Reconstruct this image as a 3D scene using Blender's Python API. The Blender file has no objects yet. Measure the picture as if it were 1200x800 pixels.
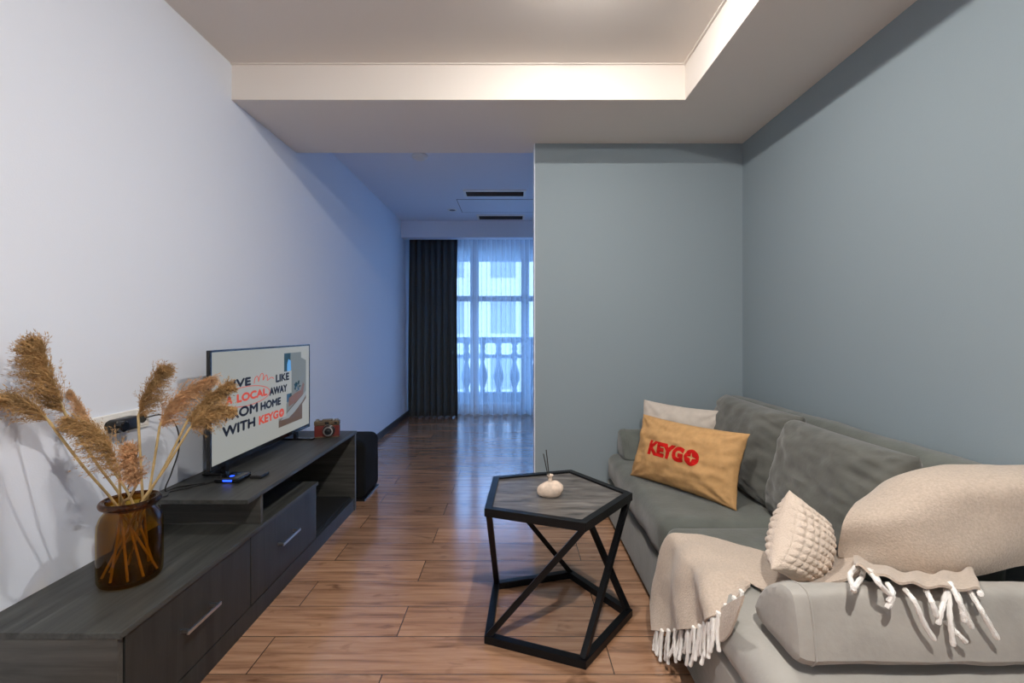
import bpy, bmesh, math, random
from mathutils import Vector, Matrix, noise
random.seed(7)
SC = bpy.context.scene
COL = SC.collection
PI = math.pi
F, CX, CY, H = 540.0, 602.0, 388.0, 1.2

# ---- photo measurement -> metres ------------------------------------------------
def PY(x, y, Y): return Vector(((x-CX)/F*Y, Y, H-(y-CY)/F*Y))
def PXp(x, y, X): return PY(x, y, X*F/(x-CX))
def PZ(x, y, z): return PY(x, y, (H-z)*F/(y-CY))

# ---- materials ------------------------------------------------------------------
MATS = {}
def mat(name, col=(.8,.8,.8), rough=.5, metal=0, spec=.5, sheen=0, emit=None, estr=0, bump=None, var=None, coat=0):
    """var=(scale, amount[,stretch]) mottles the colour, bump=(scale, strength[,stretch])."""
    m = bpy.data.materials.new(name); m.use_nodes = True
    nt = m.node_tree; b = nt.nodes['Principled BSDF']
    b.inputs['Base Color'].default_value = (*col, 1)
    b.inputs['Roughness'].default_value = rough
    b.inputs['Metallic'].default_value = metal
    b.inputs['Specular IOR Level'].default_value = spec
    b.inputs['Coat Weight'].default_value = coat
    if sheen:
        b.inputs['Sheen Weight'].default_value = sheen; b.inputs['Sheen Roughness'].default_value = .45
    if emit:
        b.inputs['Emission Color'].default_value = (*emit, 1); b.inputs['Emission Strength'].default_value = estr
    tc = nt.nodes.new('ShaderNodeTexCoord')
    def nz(scale, stretch, detail=4):
        mp = nt.nodes.new('ShaderNodeMapping'); mp.inputs['Scale'].default_value = stretch
        nt.links.new(tc.outputs['Object'], mp.inputs['Vector'])
        n = nt.nodes.new('ShaderNodeTexNoise'); n.inputs['Scale'].default_value = scale; n.inputs['Detail'].default_value = detail
        nt.links.new(mp.outputs[0], n.inputs['Vector']); return n
    if var:
        n = nz(var[0], var[2] if len(var) > 2 else (1,1,1))
        r = nt.nodes.new('ShaderNodeValToRGB')
        a = var[1]
        r.color_ramp.elements[0].position = .3; r.color_ramp.elements[1].position = .7
        r.color_ramp.elements[0].color = (*[c*(1-a) for c in col], 1)
        r.color_ramp.elements[1].color = (*[min(1, c*(1+a)) for c in col], 1)
        nt.links.new(n.outputs['Fac'], r.inputs['Fac']); nt.links.new(r.outputs['Color'], b.inputs['Base Color'])
    if bump:
        n = nz(bump[0], bump[2] if len(bump) > 2 else (1,1,1))
        bp = nt.nodes.new('ShaderNodeBump'); bp.inputs['Strength'].default_value = bump[1]; bp.inputs['Distance'].default_value = .01
        nt.links.new(n.outputs['Fac'], bp.inputs['Height']); nt.links.new(bp.outputs['Normal'], b.inputs['Normal'])
    MATS[name] = m
    return m

def emission(name, col, s):
    m = bpy.data.materials.new(name); m.use_nodes = True; nt = m.node_tree; nt.nodes.clear()
    e = nt.nodes.new('ShaderNodeEmission'); e.inputs[0].default_value = (*col, 1); e.inputs[1].default_value = s
    o = nt.nodes.new('ShaderNodeOutputMaterial'); nt.links.new(e.outputs[0], o.inputs[0]); return m

def floor_material():
    m = bpy.data.materials.new('oak_laminate'); m.use_nodes = True; nt = m.node_tree; N = nt.nodes; L = nt.links
    b = N['Principled BSDF']
    g = N.new('ShaderNodeNewGeometry')
    br = N.new('ShaderNodeTexBrick')
    br.offset = .37; br.offset_frequency = 2; br.squash = 1
    br.inputs['Color1'].default_value = (0,0,0,1); br.inputs['Color2'].default_value = (1,1,1,1); br.inputs['Mortar'].default_value = (.5,.5,.5,1)
    br.inputs['Scale'].default_value = 1; br.inputs['Mortar Size'].default_value = .0022; br.inputs['Mortar Smooth'].default_value = .3
    br.inputs['Brick Width'].default_value = 1.29; br.inputs['Row Height'].default_value = .2; br.inputs['Bias'].default_value = 0
    mp0 = N.new('ShaderNodeMapping'); mp0.inputs['Location'].default_value = (.46, -.012, 0)
    L.new(g.outputs['Position'], mp0.inputs['Vector']); L.new(mp0.outputs[0], br.inputs['Vector'])
    mp = N.new('ShaderNodeMapping'); mp.inputs['Scale'].default_value = (1.6, 22, 1)
    L.new(g.outputs['Position'], mp.inputs['Vector'])
    mul = N.new('ShaderNodeMath'); mul.operation = 'MULTIPLY'; mul.inputs[1].default_value = 37
    L.new(br.outputs['Color'], mul.inputs[0])
    n1 = N.new('ShaderNodeTexNoise'); n1.noise_dimensions = '4D'; n1.inputs['Scale'].default_value = 1.5; n1.inputs['Detail'].default_value = 7; n1.inputs['Roughness'].default_value = .62; n1.inputs['Distortion'].default_value = .7
    L.new(mp.outputs[0], n1.inputs['Vector']); L.new(mul.outputs[0], n1.inputs['W'])
    mp2 = N.new('ShaderNodeMapping'); mp2.inputs['Scale'].default_value = (3.2, 8, 1); L.new(g.outputs['Position'], mp2.inputs['Vector'])
    n2 = N.new('ShaderNodeTexNoise'); n2.noise_dimensions = '4D'; n2.inputs['Scale'].default_value = 1.6; n2.inputs['Detail'].default_value = 3; n2.inputs['Distortion'].default_value = 1.2
    L.new(mp2.outputs[0], n2.inputs['Vector']); L.new(mul.outputs[0], n2.inputs['W'])
    r = N.new('ShaderNodeValToRGB'); e = r.color_ramp.elements
    e[0].position = .28; e[0].color = (.135,.066,.036,1); e[1].position = .72; e[1].color = (.52,.315,.195,1)
    x = r.color_ramp.elements.new(.48); x.color = (.36,.198,.115,1)
    L.new(n1.outputs['Fac'], r.inputs['Fac'])
    # knots
    r2 = N.new('ShaderNodeValToRGB'); r2.color_ramp.elements[0].position = .62; r2.color_ramp.elements[0].color = (1,1,1,1); r2.color_ramp.elements[1].position = .78; r2.color_ramp.elements[1].color = (.38,.32,.28,1)
    L.new(n2.outputs['Fac'], r2.inputs['Fac'])
    mx = N.new('ShaderNodeMix'); mx.data_type = 'RGBA'; mx.blend_type = 'MULTIPLY'; mx.inputs[0].default_value = 1
    L.new(r.outputs['Color'], mx.inputs[6]); L.new(r2.outputs['Color'], mx.inputs[7])
    # plank tint
    r3 = N.new('ShaderNodeValToRGB'); r3.color_ramp.elements[0].color = (.8,.8,.8,1); r3.color_ramp.elements[1].color = (1.12,1.1,1.08,1)
    L.new(br.outputs['Color'], r3.inputs['Fac'])
    mx2 = N.new('ShaderNodeMix'); mx2.data_type = 'RGBA'; mx2.blend_type = 'MULTIPLY'; mx2.inputs[0].default_value = 1
    L.new(mx.outputs[2], mx2.inputs[6]); L.new(r3.outputs['Color'], mx2.inputs[7])
    mx3 = N.new('ShaderNodeMix'); mx3.data_type = 'RGBA'; mx3.inputs[7].default_value = (.035,.02,.013,1)
    L.new(br.outputs['Fac'], mx3.inputs[0]); L.new(mx2.outputs[2], mx3.inputs[6])
    L.new(mx3.outputs[2], b.inputs['Base Color'])
    b.inputs['Roughness'].default_value = .2; b.inputs['Specular IOR Level'].default_value = .6
    b.inputs['Coat Weight'].default_value = .55; b.inputs['Coat Roughness'].default_value = .11; b.inputs['Coat IOR'].default_value = 1.6
    ad = N.new('ShaderNodeMath'); ad.operation = 'SUBTRACT'; L.new(n1.outputs['Fac'], ad.inputs[0]); L.new(br.outputs['Fac'], ad.inputs[1])
    bp = N.new('ShaderNodeBump'); bp.inputs['Strength'].default_value = .06; bp.inputs['Distance'].default_value = .004
    L.new(ad.outputs[0], bp.inputs['Height']); L.new(bp.outputs['Normal'], b.inputs['Normal'])
    return m

def veneer(name, c0, c1, stretch, rough=.45):
    m = bpy.data.materials.new(name); m.use_nodes = True; nt = m.node_tree; N = nt.nodes; L = nt.links
    b = N['Principled BSDF']; g = N.new('ShaderNodeNewGeometry')
    mp = N.new('ShaderNodeMapping'); mp.inputs['Scale'].default_value = stretch; L.new(g.outputs['Position'], mp.inputs['Vector'])
    n = N.new('ShaderNodeTexNoise'); n.inputs['Scale'].default_value = 1; n.inputs['Detail'].default_value = 6; n.inputs['Roughness'].default_value = .6; n.inputs['Distortion'].default_value = .6
    L.new(mp.outputs[0], n.inputs['Vector'])
    r = N.new('ShaderNodeValToRGB'); r.color_ramp.elements[0].position = .3; r.color_ramp.elements[0].color = (*c0,1); r.color_ramp.elements[1].position = .7; r.color_ramp.elements[1].color = (*c1,1)
    L.new(n.outputs['Fac'], r.inputs['Fac']); L.new(r.outputs['Color'], b.inputs['Base Color'])
    bp = N.new('ShaderNodeBump'); bp.inputs['Strength'].default_value = .12; bp.inputs['Distance'].default_value = .003
    L.new(n.outputs['Fac'], bp.inputs['Height']); L.new(bp.outputs['Normal'], b.inputs['Normal'])
    b.inputs['Roughness'].default_value = rough
    return m

def thin_glass(name, tint, gl=.9, rough=.02, ior=1.45):
    m = bpy.data.materials.new(name); m.use_nodes = True; nt = m.node_tree; nt.nodes.clear(); N = nt.nodes; L = nt.links
    t = N.new('ShaderNodeBsdfTransparent'); t.inputs[0].default_value = (*tint,1)
    g = N.new('ShaderNodeBsdfGlossy'); g.inputs['Roughness'].default_value = rough; g.inputs[0].default_value = (gl,gl,gl,1)
    f = N.new('ShaderNodeFresnel'); f.inputs[0].default_value = ior
    mx = N.new('ShaderNodeMixShader'); o = N.new('ShaderNodeOutputMaterial')
    ge = N.new('ShaderNodeNewGeometry'); iv = N.new('ShaderNodeMath'); iv.operation = 'SUBTRACT'; iv.inputs[0].default_value = 1; L.new(ge.outputs['Backfacing'], iv.inputs[1])
    ml = N.new('ShaderNodeMath'); ml.operation = 'MULTIPLY'; L.new(f.outputs[0], ml.inputs[0]); L.new(iv.outputs[0], ml.inputs[1])
    L.new(ml.outputs[0], mx.inputs[0]); L.new(t.outputs[0], mx.inputs[1]); L.new(g.outputs[0], mx.inputs[2]); L.new(mx.outputs[0], o.inputs[0])
    return m

def sheer_material():
    m = bpy.data.materials.new('sheer_voile'); m.use_nodes = True; nt = m.node_tree; nt.nodes.clear(); N = nt.nodes; L = nt.links
    t = N.new('ShaderNodeBsdfTransparent'); t.inputs[0].default_value = (1,1,1,1)
    tl = N.new('ShaderNodeBsdfTranslucent'); tl.inputs[0].default_value = (.80,.85,.92,1)
    d = N.new('ShaderNodeBsdfDiffuse'); d.inputs[0].default_value = (.80,.83,.88,1)
    m1 = N.new('ShaderNodeMixShader'); m1.inputs[0].default_value = .35; L.new(tl.outputs[0], m1.inputs[1]); L.new(d.outputs[0], m1.inputs[2])
    lw = N.new('ShaderNodeLayerWeight'); lw.inputs['Blend'].default_value = .45      # denser where the weave turns edge-on
    ma = N.new('ShaderNodeMapRange'); ma.inputs['To Min'].default_value = .40; ma.inputs['To Max'].default_value = .97
    L.new(lw.outputs['Facing'], ma.inputs['Value'])
    m2 = N.new('ShaderNodeMixShader'); L.new(ma.outputs[0], m2.inputs[0]); L.new(t.outputs[0], m2.inputs[1]); L.new(m1.outputs[0], m2.inputs[2])
    o = N.new('ShaderNodeOutputMaterial'); L.new(m2.outputs[0], o.inputs[0]); return m

def graded_suede_material():
    """grey-green suede mixed paler in colour towards the near end of the sofa"""
    m = mat('graded_suede', (.098,.108,.096), .85, sheen=.3, var=(9,.17), bump=(60,.12)); nt = m.node_tree; N = nt.nodes; L = nt.links
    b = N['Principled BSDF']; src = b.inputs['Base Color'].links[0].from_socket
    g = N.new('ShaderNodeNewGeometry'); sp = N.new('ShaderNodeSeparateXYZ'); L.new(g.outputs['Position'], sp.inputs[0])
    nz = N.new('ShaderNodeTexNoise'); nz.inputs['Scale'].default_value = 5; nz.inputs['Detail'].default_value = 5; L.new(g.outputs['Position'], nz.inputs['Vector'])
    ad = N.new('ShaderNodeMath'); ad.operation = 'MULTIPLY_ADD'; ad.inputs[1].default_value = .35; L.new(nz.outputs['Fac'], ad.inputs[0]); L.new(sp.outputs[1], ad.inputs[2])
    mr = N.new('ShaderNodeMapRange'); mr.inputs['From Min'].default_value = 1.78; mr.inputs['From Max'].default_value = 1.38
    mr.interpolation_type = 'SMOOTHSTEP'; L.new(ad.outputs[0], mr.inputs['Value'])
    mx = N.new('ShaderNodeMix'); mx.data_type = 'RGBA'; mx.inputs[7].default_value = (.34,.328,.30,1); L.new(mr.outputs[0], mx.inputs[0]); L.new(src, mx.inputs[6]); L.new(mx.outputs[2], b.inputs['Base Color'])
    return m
M = {}
M['wall_pale'] = mat('pale_grey_paint', (.73,.78,.865), .8, bump=(180,.05))
M['wall_grey'] = mat('grey_green_paint', (.24,.295,.325), .8, bump=(180,.05))
M['ceiling'] = mat('white_ceiling_paint', (.74,.695,.645), .85)
M['white'] = mat('white_plastic', (.78,.77,.73), .35)
M['floor'] = floor_material()
M['base'] = mat('dark_baseboard', (.045,.045,.05), .45)
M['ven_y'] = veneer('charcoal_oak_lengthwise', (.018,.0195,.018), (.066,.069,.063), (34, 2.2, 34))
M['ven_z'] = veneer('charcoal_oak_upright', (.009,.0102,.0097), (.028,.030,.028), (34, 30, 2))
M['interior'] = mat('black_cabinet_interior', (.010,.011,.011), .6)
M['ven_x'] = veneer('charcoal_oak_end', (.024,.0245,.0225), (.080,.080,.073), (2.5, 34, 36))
M['steel'] = mat('brushed_steel', (.55,.55,.55), .28, metal=1)
M['black'] = mat('black_plastic', (.010,.010,.011), .35)
M['gloss_black'] = mat('glossy_black_plastic', (.006,.006,.007), .12)
M['blackmetal'] = mat('black_powder_coat', (.0035,.004,.005), .38, spec=.22, bump=(400,.04))
M['tabletop'] = veneer('grey_brown_wood_top', (.026,.023,.021), (.20,.185,.17), (6, 34, 4), .42)
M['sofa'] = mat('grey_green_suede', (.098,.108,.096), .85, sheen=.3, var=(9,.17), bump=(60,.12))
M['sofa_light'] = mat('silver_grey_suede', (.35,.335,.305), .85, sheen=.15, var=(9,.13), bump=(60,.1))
M['sofa_graded'] = graded_suede_material()
M['cushion'] = mat('olive_grey_fabric', (.088,.090,.079), .85, sheen=.3, var=(11,.16), bump=(70,.1))
M['seam'] = mat('dark_seam', (.035,.036,.033), .9)
M['orange'] = mat('mustard_canvas', (.46,.265,.105), .8, var=(40,.10), bump=(320,.25))
M['red'] = mat('red_print', (.44,.010,.008), .8, spec=.1)
M['cream'] = mat('cream_cotton', (.46,.41,.36), .85, var=(30,.06), bump=(300,.15))
M['knit'] = mat('ivory_knit', (.62,.52,.43), .9, sheen=.2, bump=(260,.4))
M['throw'] = mat('beige_wool', (.475,.392,.318), .95, sheen=.3, var=(150,.10), bump=(190,.35))
M['tassel'] = mat('off_white_yarn', (.84,.82,.78), .9, bump=(300,.4))
M['stone'] = mat('pale_travertine', (.62,.50,.40), .75, var=(35,.22), bump=(50,.2))
M['amber'] = thin_glass('amber_glass', (.73,.575,.23), .8, .02, 1.4)
M['amber_rim'] = thin_glass('dark_amber_rim', (.42,.235,.06), .8, .03, 1.5)
M['pane'] = thin_glass('window_glass', (.93,.96,.97), .8)
M['winframe'] = mat('grey_window_frame', (.60,.64,.68), .5)
M['sheer'] = sheer_material()
M['drape'] = mat('charcoal_drape', (.058,.074,.082), .9, sheen=.1, bump=(200,.1))
M['pouf'] = mat('black_fabric', (.006,.0065,.007), .9, spec=.2, bump=(200,.1))
M['plume'] = mat('tan_reed_plume', (.40,.245,.10), .85, var=(30,.35))
M['plume2'] = mat('pinkish_reed_plume', (.57,.345,.18), .85, var=(30,.30))
M['stalk'] = mat('straw_stalk', (.50,.37,.17), .6, var=(25,.25))
M['redleather'] = mat('red_leather', (.13,.010,.006), .5, bump=(500,.3))
M['brass'] = mat('worn_tan_metal', (.14,.105,.07), .4, metal=.6)
M['lens'] = mat('dark_lens_glass', (.01,.012,.016), .06)
M['facade'] = mat('pale_facade', (.80,.62,.53), .9)
M['facwin'] = mat('facade_window', (.34,.30,.28), .3)
M['balus'] = mat('grey_balustrade_paint', (.30,.33,.37), .7)
M['slab'] = mat('balcony_concrete', (.36,.38,.40), .9)
M['blue'] = emission('blue_led', (.02,.08,1), 3)

# ---- geometry helpers -----------------------------------------------------------
class MB:
    def __init__(self): self.bm = bmesh.new()
    def box(self, x0, x1, y0, y1, z0, z1, bev=0, seg=2, rot=None, about=None):
        r = bmesh.ops.create_cube(self.bm, size=1)
        vs = r['verts']
        for v in vs:
            v.co = Vector((x0+(v.co.x+.5)*(x1-x0), y0+(v.co.y+.5)*(y1-y0), z0+(v.co.z+.5)*(z1-z0)))
        if bev:
            es = list({e for v in vs for e in v.link_edges})
            rb = bmesh.ops.bevel(self.bm, geom=es, offset=bev, segments=seg, profile=.5, affect='EDGES')
            vs = list({v for f in rb['faces'] for v in f.verts} | {v for v in vs if v.is_valid})
        if rot is not None:
            c = about or Vector(((x0+x1)/2,(y0+y1)/2,(z0+z1)/2))
            bmesh.ops.rotate(self.bm, verts=vs, cent=c, matrix=rot)
        return vs
    def tube(self, pts, rad, n=8, cap=True):
        pts = [Vector(p) for p in pts]
        rads = rad if isinstance(rad, (list, tuple)) else [rad]*len(pts)
        rings = []; up = None
        for i, p in enumerate(pts):
            t = (pts[min(i+1, len(pts)-1)]-pts[max(i-1, 0)]).normalized()
            if up is None: up = t.orthogonal().normalized()
            up = (up - t*up.dot(t)).normalized(); s = t.cross(up)
            rings.append([self.bm.verts.new(p + (up*math.cos(2*PI*k/n) + s*math.sin(2*PI*k/n))*rads[i]) for k in range(n)])
        for a, b in zip(rings, rings[1:]):
            for k in range(n): self.bm.faces.new((a[k], a[(k+1)%n], b[(k+1)%n], b[k]))
        if cap:
            self.bm.faces.new(rings[0][::-1]); self.bm.faces.new(rings[-1])
    def bar(self, a, b, w, h=None):                     # square bar between two points
        a, b = Vector(a), Vector(b); h = h or w; t = (b-a).normalized()
        up = Vector((0,0,1)) if abs(t.z) < .99 else Vector((0,1,0))
        s = t.cross(up).normalized(); u = s.cross(t)
        q = [(-1,-1),(1,-1),(1,1),(-1,1)]
        A = [self.bm.verts.new(a+s*(i*w/2)+u*(j*h/2)) for i, j in q]; B = [self.bm.verts.new(b+s*(i*w/2)+u*(j*h/2)) for i, j in q]
        for k in range(4): self.bm.faces.new((A[k], A[(k+1)%4], B[(k+1)%4], B[k]))
        self.bm.faces.new(A[::-1]); self.bm.faces.new(B)
    def lathe(self, prof, c=(0,0,0), n=48, mtx=None):   # prof [(r,z)]
        c = Vector(c); rings = []
        for r, z in prof:
            if r < 1e-6: rings.append([self.bm.verts.new(Vector((0,0,z)))])
            else: rings.append([self.bm.verts.new(Vector((r*math.cos(2*PI*k/n), r*math.sin(2*PI*k/n), z))) for k in range(n)])
        for a, b in zip(rings, rings[1:]):
            for k in range(n):
                k2 = (k+1) % n
                f = [a[k % len(a)], a[k2 % len(a)], b[k2 % len(b)], b[k % len(b)]]
                f2 = []
                for v in f:
                    if v not in f2: f2.append(v)
                if len(f2) > 2: self.bm.faces.new(f2)
        for r_ in rings:
            for v in r_: v.co = (mtx @ v.co if mtx else v.co) + c
    def prism(self, poly, z0, z1):                      # poly [(x,y)]
        a = [self.bm.verts.new((x,y,z0)) for x, y in poly]; b = [self.bm.verts.new((x,y,z1)) for x, y in poly]; n = len(poly)
        self.bm.faces.new(a[::-1]); self.bm.faces.new(b)
        for k in range(n): self.bm.faces.new((a[k], a[(k+1)%n], b[(k+1)%n], b[k]))
    def build(self, name, m, parent=None, smooth=False, angle=None):
        bmesh.ops.recalc_face_normals(self.bm, faces=self.bm.faces[:])
        return link(name, self.bm, m, parent, smooth)

def link(name, bm, m, parent=None, smooth=False):
    me = bpy.data.meshes.new(name); bm.to_mesh(me); bm.free()
    o = bpy.data.objects.new(name, me); COL.objects.link(o)
    if m: me.materials.append(m)
    if smooth:
        for p in me.polygons: p.use_smooth = True
        try: me.set_sharp_from_angle(angle=math.radians(33))
        except Exception: pass
    if parent is not None:
        o.parent = parent; o.matrix_parent_inverse = Matrix.Translation(parent.location).inverted()
    return o
def thing(name, label, cat, loc=(0,0,0), group=None):
    o = bpy.data.objects.new(name, None); COL.objects.link(o); o.location = loc; o.empty_display_size = .05
    return tag(o, label, cat, group)
def tag(o, label, cat, group=None):
    o['label'] = label; o['category'] = cat
    if group: o['group'] = group
    return o
def struct(o): o['kind'] = 'structure'; return o
def sbox(name, m, *a, parent=None):
    b = MB(); b.box(*a); o = b.build(name, m, parent)
    if parent is None: struct(o)
    return o

def round_box(x0, x1, y0, y1, z0, z1, r, step=.025, puff=0, wob=0, wscale=4, seed=0):
    """rounded box as a dense grid, optionally puffed and wrinkled"""
    bm = bmesh.new(); c = Vector(((x0+x1)/2,(y0+y1)/2,(z0+z1)/2)); h = Vector(((x1-x0)/2,(y1-y0)/2,(z1-z0)/2))
    def coords(half):
        n = max(2, int((2*half-2*r)/step)); k = 5
        a = [-half + r*(1-math.cos(i/k*PI/2)) if False else -half + r*i/k for i in range(k)]
        mid = [-half+r + (2*half-2*r)*i/n for i in range(n+1)]
        return a + mid + [-v for v in a[::-1]]
    cs = [coords(h[i]) for i in range(3)]
    inner = h - Vector((r,r,r))
    def proj(p):
        q = Vector([max(-inner[i], min(inner[i], p[i])) for i in range(3)])
        d = p-q
        if d.length < 1e-9: return p
        m = max(abs(d.x), abs(d.y), abs(d.z)); 
        return q + d.normalized()*m if m < r-1e-9 and sum(abs(v) > 1e-9 for v in d) == 1 else q + d.normalized()*r
    for ax in range(3):
        u, v = [(1,2),(2,0),(0,1)][ax]
        for s in (-1, 1):
            g = []
            for a in cs[u]:
                row = []
                for b in cs[v]:
                    p = Vector((0,0,0)); p[ax] = s*h[ax]; p[u] = a; p[v] = b
                    q = proj(p)
                    if puff:
                        f = (1-(a/h[u])**2)*(1-(b/h[v])**2); q[ax] += s*puff*f
                    row.append(bm.verts.new(q+c))
                g.append(row)
            for i in range(len(g)-1):
                for j in range(len(g[0])-1): bm.faces.new((g[i][j], g[i+1][j], g[i+1][j+1], g[i][j+1]))
    bmesh.ops.remove_doubles(bm, verts=bm.verts[:], dist=1e-4)
    bmesh.ops.recalc_face_normals(bm, faces=bm.faces[:])
    if wob:
        bm.normal_update()
        for v in bm.verts:
            v.co += v.normal*wob*noise.fractal(v.co*wscale+Vector((seed,seed*2.3,0)), 1.0, 2.0, 3)
    return bm

class Pillow:
    def __init__(s, c, right, up, w, h, t, pinch=.06, pw=2.2, root=.5, wr=.006, wsc=9, seed=0, n=44, extra=None, sag=0):
        s.c = Vector(c); s.r = Vector(right).normalized(); s.u = Vector(up); s.u = (s.u - s.r*s.u.dot(s.r)).normalized()
        s.n = s.r.cross(s.u)
        s.w, s.h, s.t, s.pinch, s.pw, s.root, s.wr, s.wsc, s.seed, s.N, s.extra, s.sag = w, h, t, pinch, pw, root, wr, wsc, seed, n, extra, sag
    def pt(s, u, v, side, off=0):
        a = max(0, 1-abs(u)**s.pw); b = max(0, 1-abs(v)**s.pw)
        th = s.t/2*(a*b)**s.root
        x = s.w/2*u*(1-s.pinch*(1-v*v)); y = s.h/2*v*(1-s.pinch*(1-u*u))
        # creases run out of the corners
        k = noise.fractal(Vector((u*s.wsc*.35+s.seed, v*s.wsc*.35, side*3+s.seed)), 1, 2, 4)
        cr = (abs(u)*abs(v))**1.5
        ang = math.atan2(1-abs(v)+.02, 1-abs(u)+.02)
        k2 = math.sin(ang*11+s.seed)*cr
        th2 = th + (s.wr*k + s.wr*1.3*k2)*min(1, 4*a*b)
        if s.extra: th2 += s.extra(u, v)*min(1, 6*a*b)
        y -= s.sag*(1-v)*.5*(1-u*u)*0
        edge = s.wr*1.2*noise.noise(Vector((u*4+s.seed, v*4, 1)))
        return s.c + s.r*x + s.u*y + s.n*(side*(th2+off)+edge)
    def mesh(s):
        bm = bmesh.new(); N = s.N
        f = lambda i: math.sin((i/N*2-1)*PI/2)*.55 + (i/N*2-1)*.45
        for side in (1, -1):
            g = [[bm.verts.new(s.pt(f(i), f(j), side)) for j in range(N+1)] for i in range(N+1)]
            for i in range(N):
                for j in range(N):
                    q = (g[i][j], g[i+1][j], g[i+1][j+1], g[i][j+1])
                    bm.faces.new(q if side > 0 else q[::-1])
        bmesh.ops.remove_doubles(bm, verts=bm.verts[:], dist=2e-5)
        return bm
    def build(s, name, m, parent=None): return link(name, s.mesh(), m, parent, True)

def text_bm(body, size=1, offset=0, fine=None, align='LEFT', extrude=0, sx=1):
    cu = bpy.data.curves.new('t', 'FONT'); cu.body = body; cu.size = size; cu.offset = offset; cu.align_x = align; cu.extrude = extrude; cu.resolution_u = 4
    o = bpy.data.objects.new('t', cu); COL.objects.link(o)
    bpy.context.view_layer.update()
    dg = bpy.context.evaluated_depsgraph_get(); me = bpy.data.meshes.new_from_object(o.evaluated_get(dg))
    bm = bmesh.new(); bm.from_mesh(me)
    bpy.data.objects.remove(o); bpy.data.curves.remove(cu); bpy.data.meshes.remove(me)
    bmesh.ops.triangulate(bm, faces=bm.faces[:])
    if fine:
        for _ in range(5):
            es = [e for e in bm.edges if e.calc_length() > fine]
            if not es: break
            bmesh.ops.subdivide_edges(bm, edges=es, cuts=1); bmesh.ops.triangulate(bm, faces=bm.faces[:])
    for v in bm.verts: v.co.x *= sx
    return bm
def fit(bm, x0, x1, y0, y1):
    xs = [v.co.x for v in bm.verts]; ys = [v.co.y for v in bm.verts]
    for v in bm.verts:
        v.co.x = x0+(v.co.x-min(xs))/(max(xs)-min(xs))*(x1-x0); v.co.y = y0+(v.co.y-min(ys))/(max(ys)-min(ys))*(y1-y0)

def cr(p, t):                                            # Catmull-Rom through a list
    n = len(p)-1; i = min(int(t*n), n-1); f = t*n-i
    a, b, c, d = p[max(i-1,0)], p[i], p[i+1], p[min(i+2,n)]
    return .5*((2*b)+(c-a)*f+(2*a-5*b+4*c-d)*f*f+(3*b-a-3*c+d)*f**3)
def patch(bm, grid, nu, nv, wob=0, ws=6, seed=0, thick=.008, ripple=None):
    pts = [[None]*(nv+1) for _ in range(nu+1)]
    for j in range(nv+1):
        colpts = [cr(row, j/nv) for row in grid]
        for i in range(nu+1): pts[i][j] = cr(colpts, i/nu)
    nrm = [[None]*(nv+1) for _ in range(nu+1)]
    for i in range(nu+1):
        for j in range(nv+1):
            du = pts[min(i+1,nu)][j]-pts[max(i-1,0)][j]; dv = pts[i][min(j+1,nv)]-pts[i][max(j-1,0)]
            n = du.cross(dv); nrm[i][j] = n.normalized() if n.length > 1e-12 else Vector((0,0,1))
    T, B = [], []
    for i in range(nu+1):
        T.append([]); B.append([])
        for j in range(nv+1):
            p = pts[i][j]+nrm[i][j]*(wob*noise.fractal(pts[i][j]*ws+Vector((seed,0,seed)), 1, 2, 3))
            if ripple: p = p+nrm[i][j]*ripple(i/nu, j/nv)
            T[-1].append(bm.verts.new(p+nrm[i][j]*thick/2)); B[-1].append(bm.verts.new(p-nrm[i][j]*thick/2))
    for i in range(nu):
        for j in range(nv):
            bm.faces.new((T[i][j],T[i+1][j],T[i+1][j+1],T[i][j+1])); bm.faces.new((B[i][j],B[i][j+1],B[i+1][j+1],B[i+1][j]))
    for i in range(nu):
        bm.faces.new((T[i][0],B[i][0],B[i+1][0],T[i+1][0])); bm.faces.new((T[i][nv],T[i+1][nv],B[i+1][nv],B[i][nv]))
    for j in range(nv):
        bm.faces.new((T[0][j],T[0][j+1],B[0][j+1],B[0][j])); bm.faces.new((T[nu][j],B[nu][j],B[nu][j+1],T[nu][j+1]))
    return pts

# =================================================================================
# THE ROOM
# =================================================================================
XL, XR, YB, YW, YREAR = -1.5, 1.5, 3.02, 6.75, -2.2
SOF, TRAY, FARC = 2.43, 2.62, 2.672
sbox('floor', M['floor'], XL-.1, 3.2, YREAR-.1, YW+.12, -.1, 0)
sbox('wall_left', M['wall_pale'], XL-.12, XL, YREAR, YW+.12, 0, 2.8)
sbox('wall_right', M['wall_grey'], XR, XR+.12, YREAR, YB, 0, 2.8)
sbox('wall_back', M['wall_grey'], .14, 3.2, YB, YB+.15, 0, SOF)
sbox('trim_3', M['wall_pale'], .134, .14, YB, YB+.15, 0, SOF)
sbox('wall_rear', M['wall_pale'], XL-.12, XR+.12, YREAR-.12, YREAR, 0, 2.8)
sbox('wall_side', M['wall_pale'], 3.0, 3.12, YB+.15, YW+.12, 0, 2.8)
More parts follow.
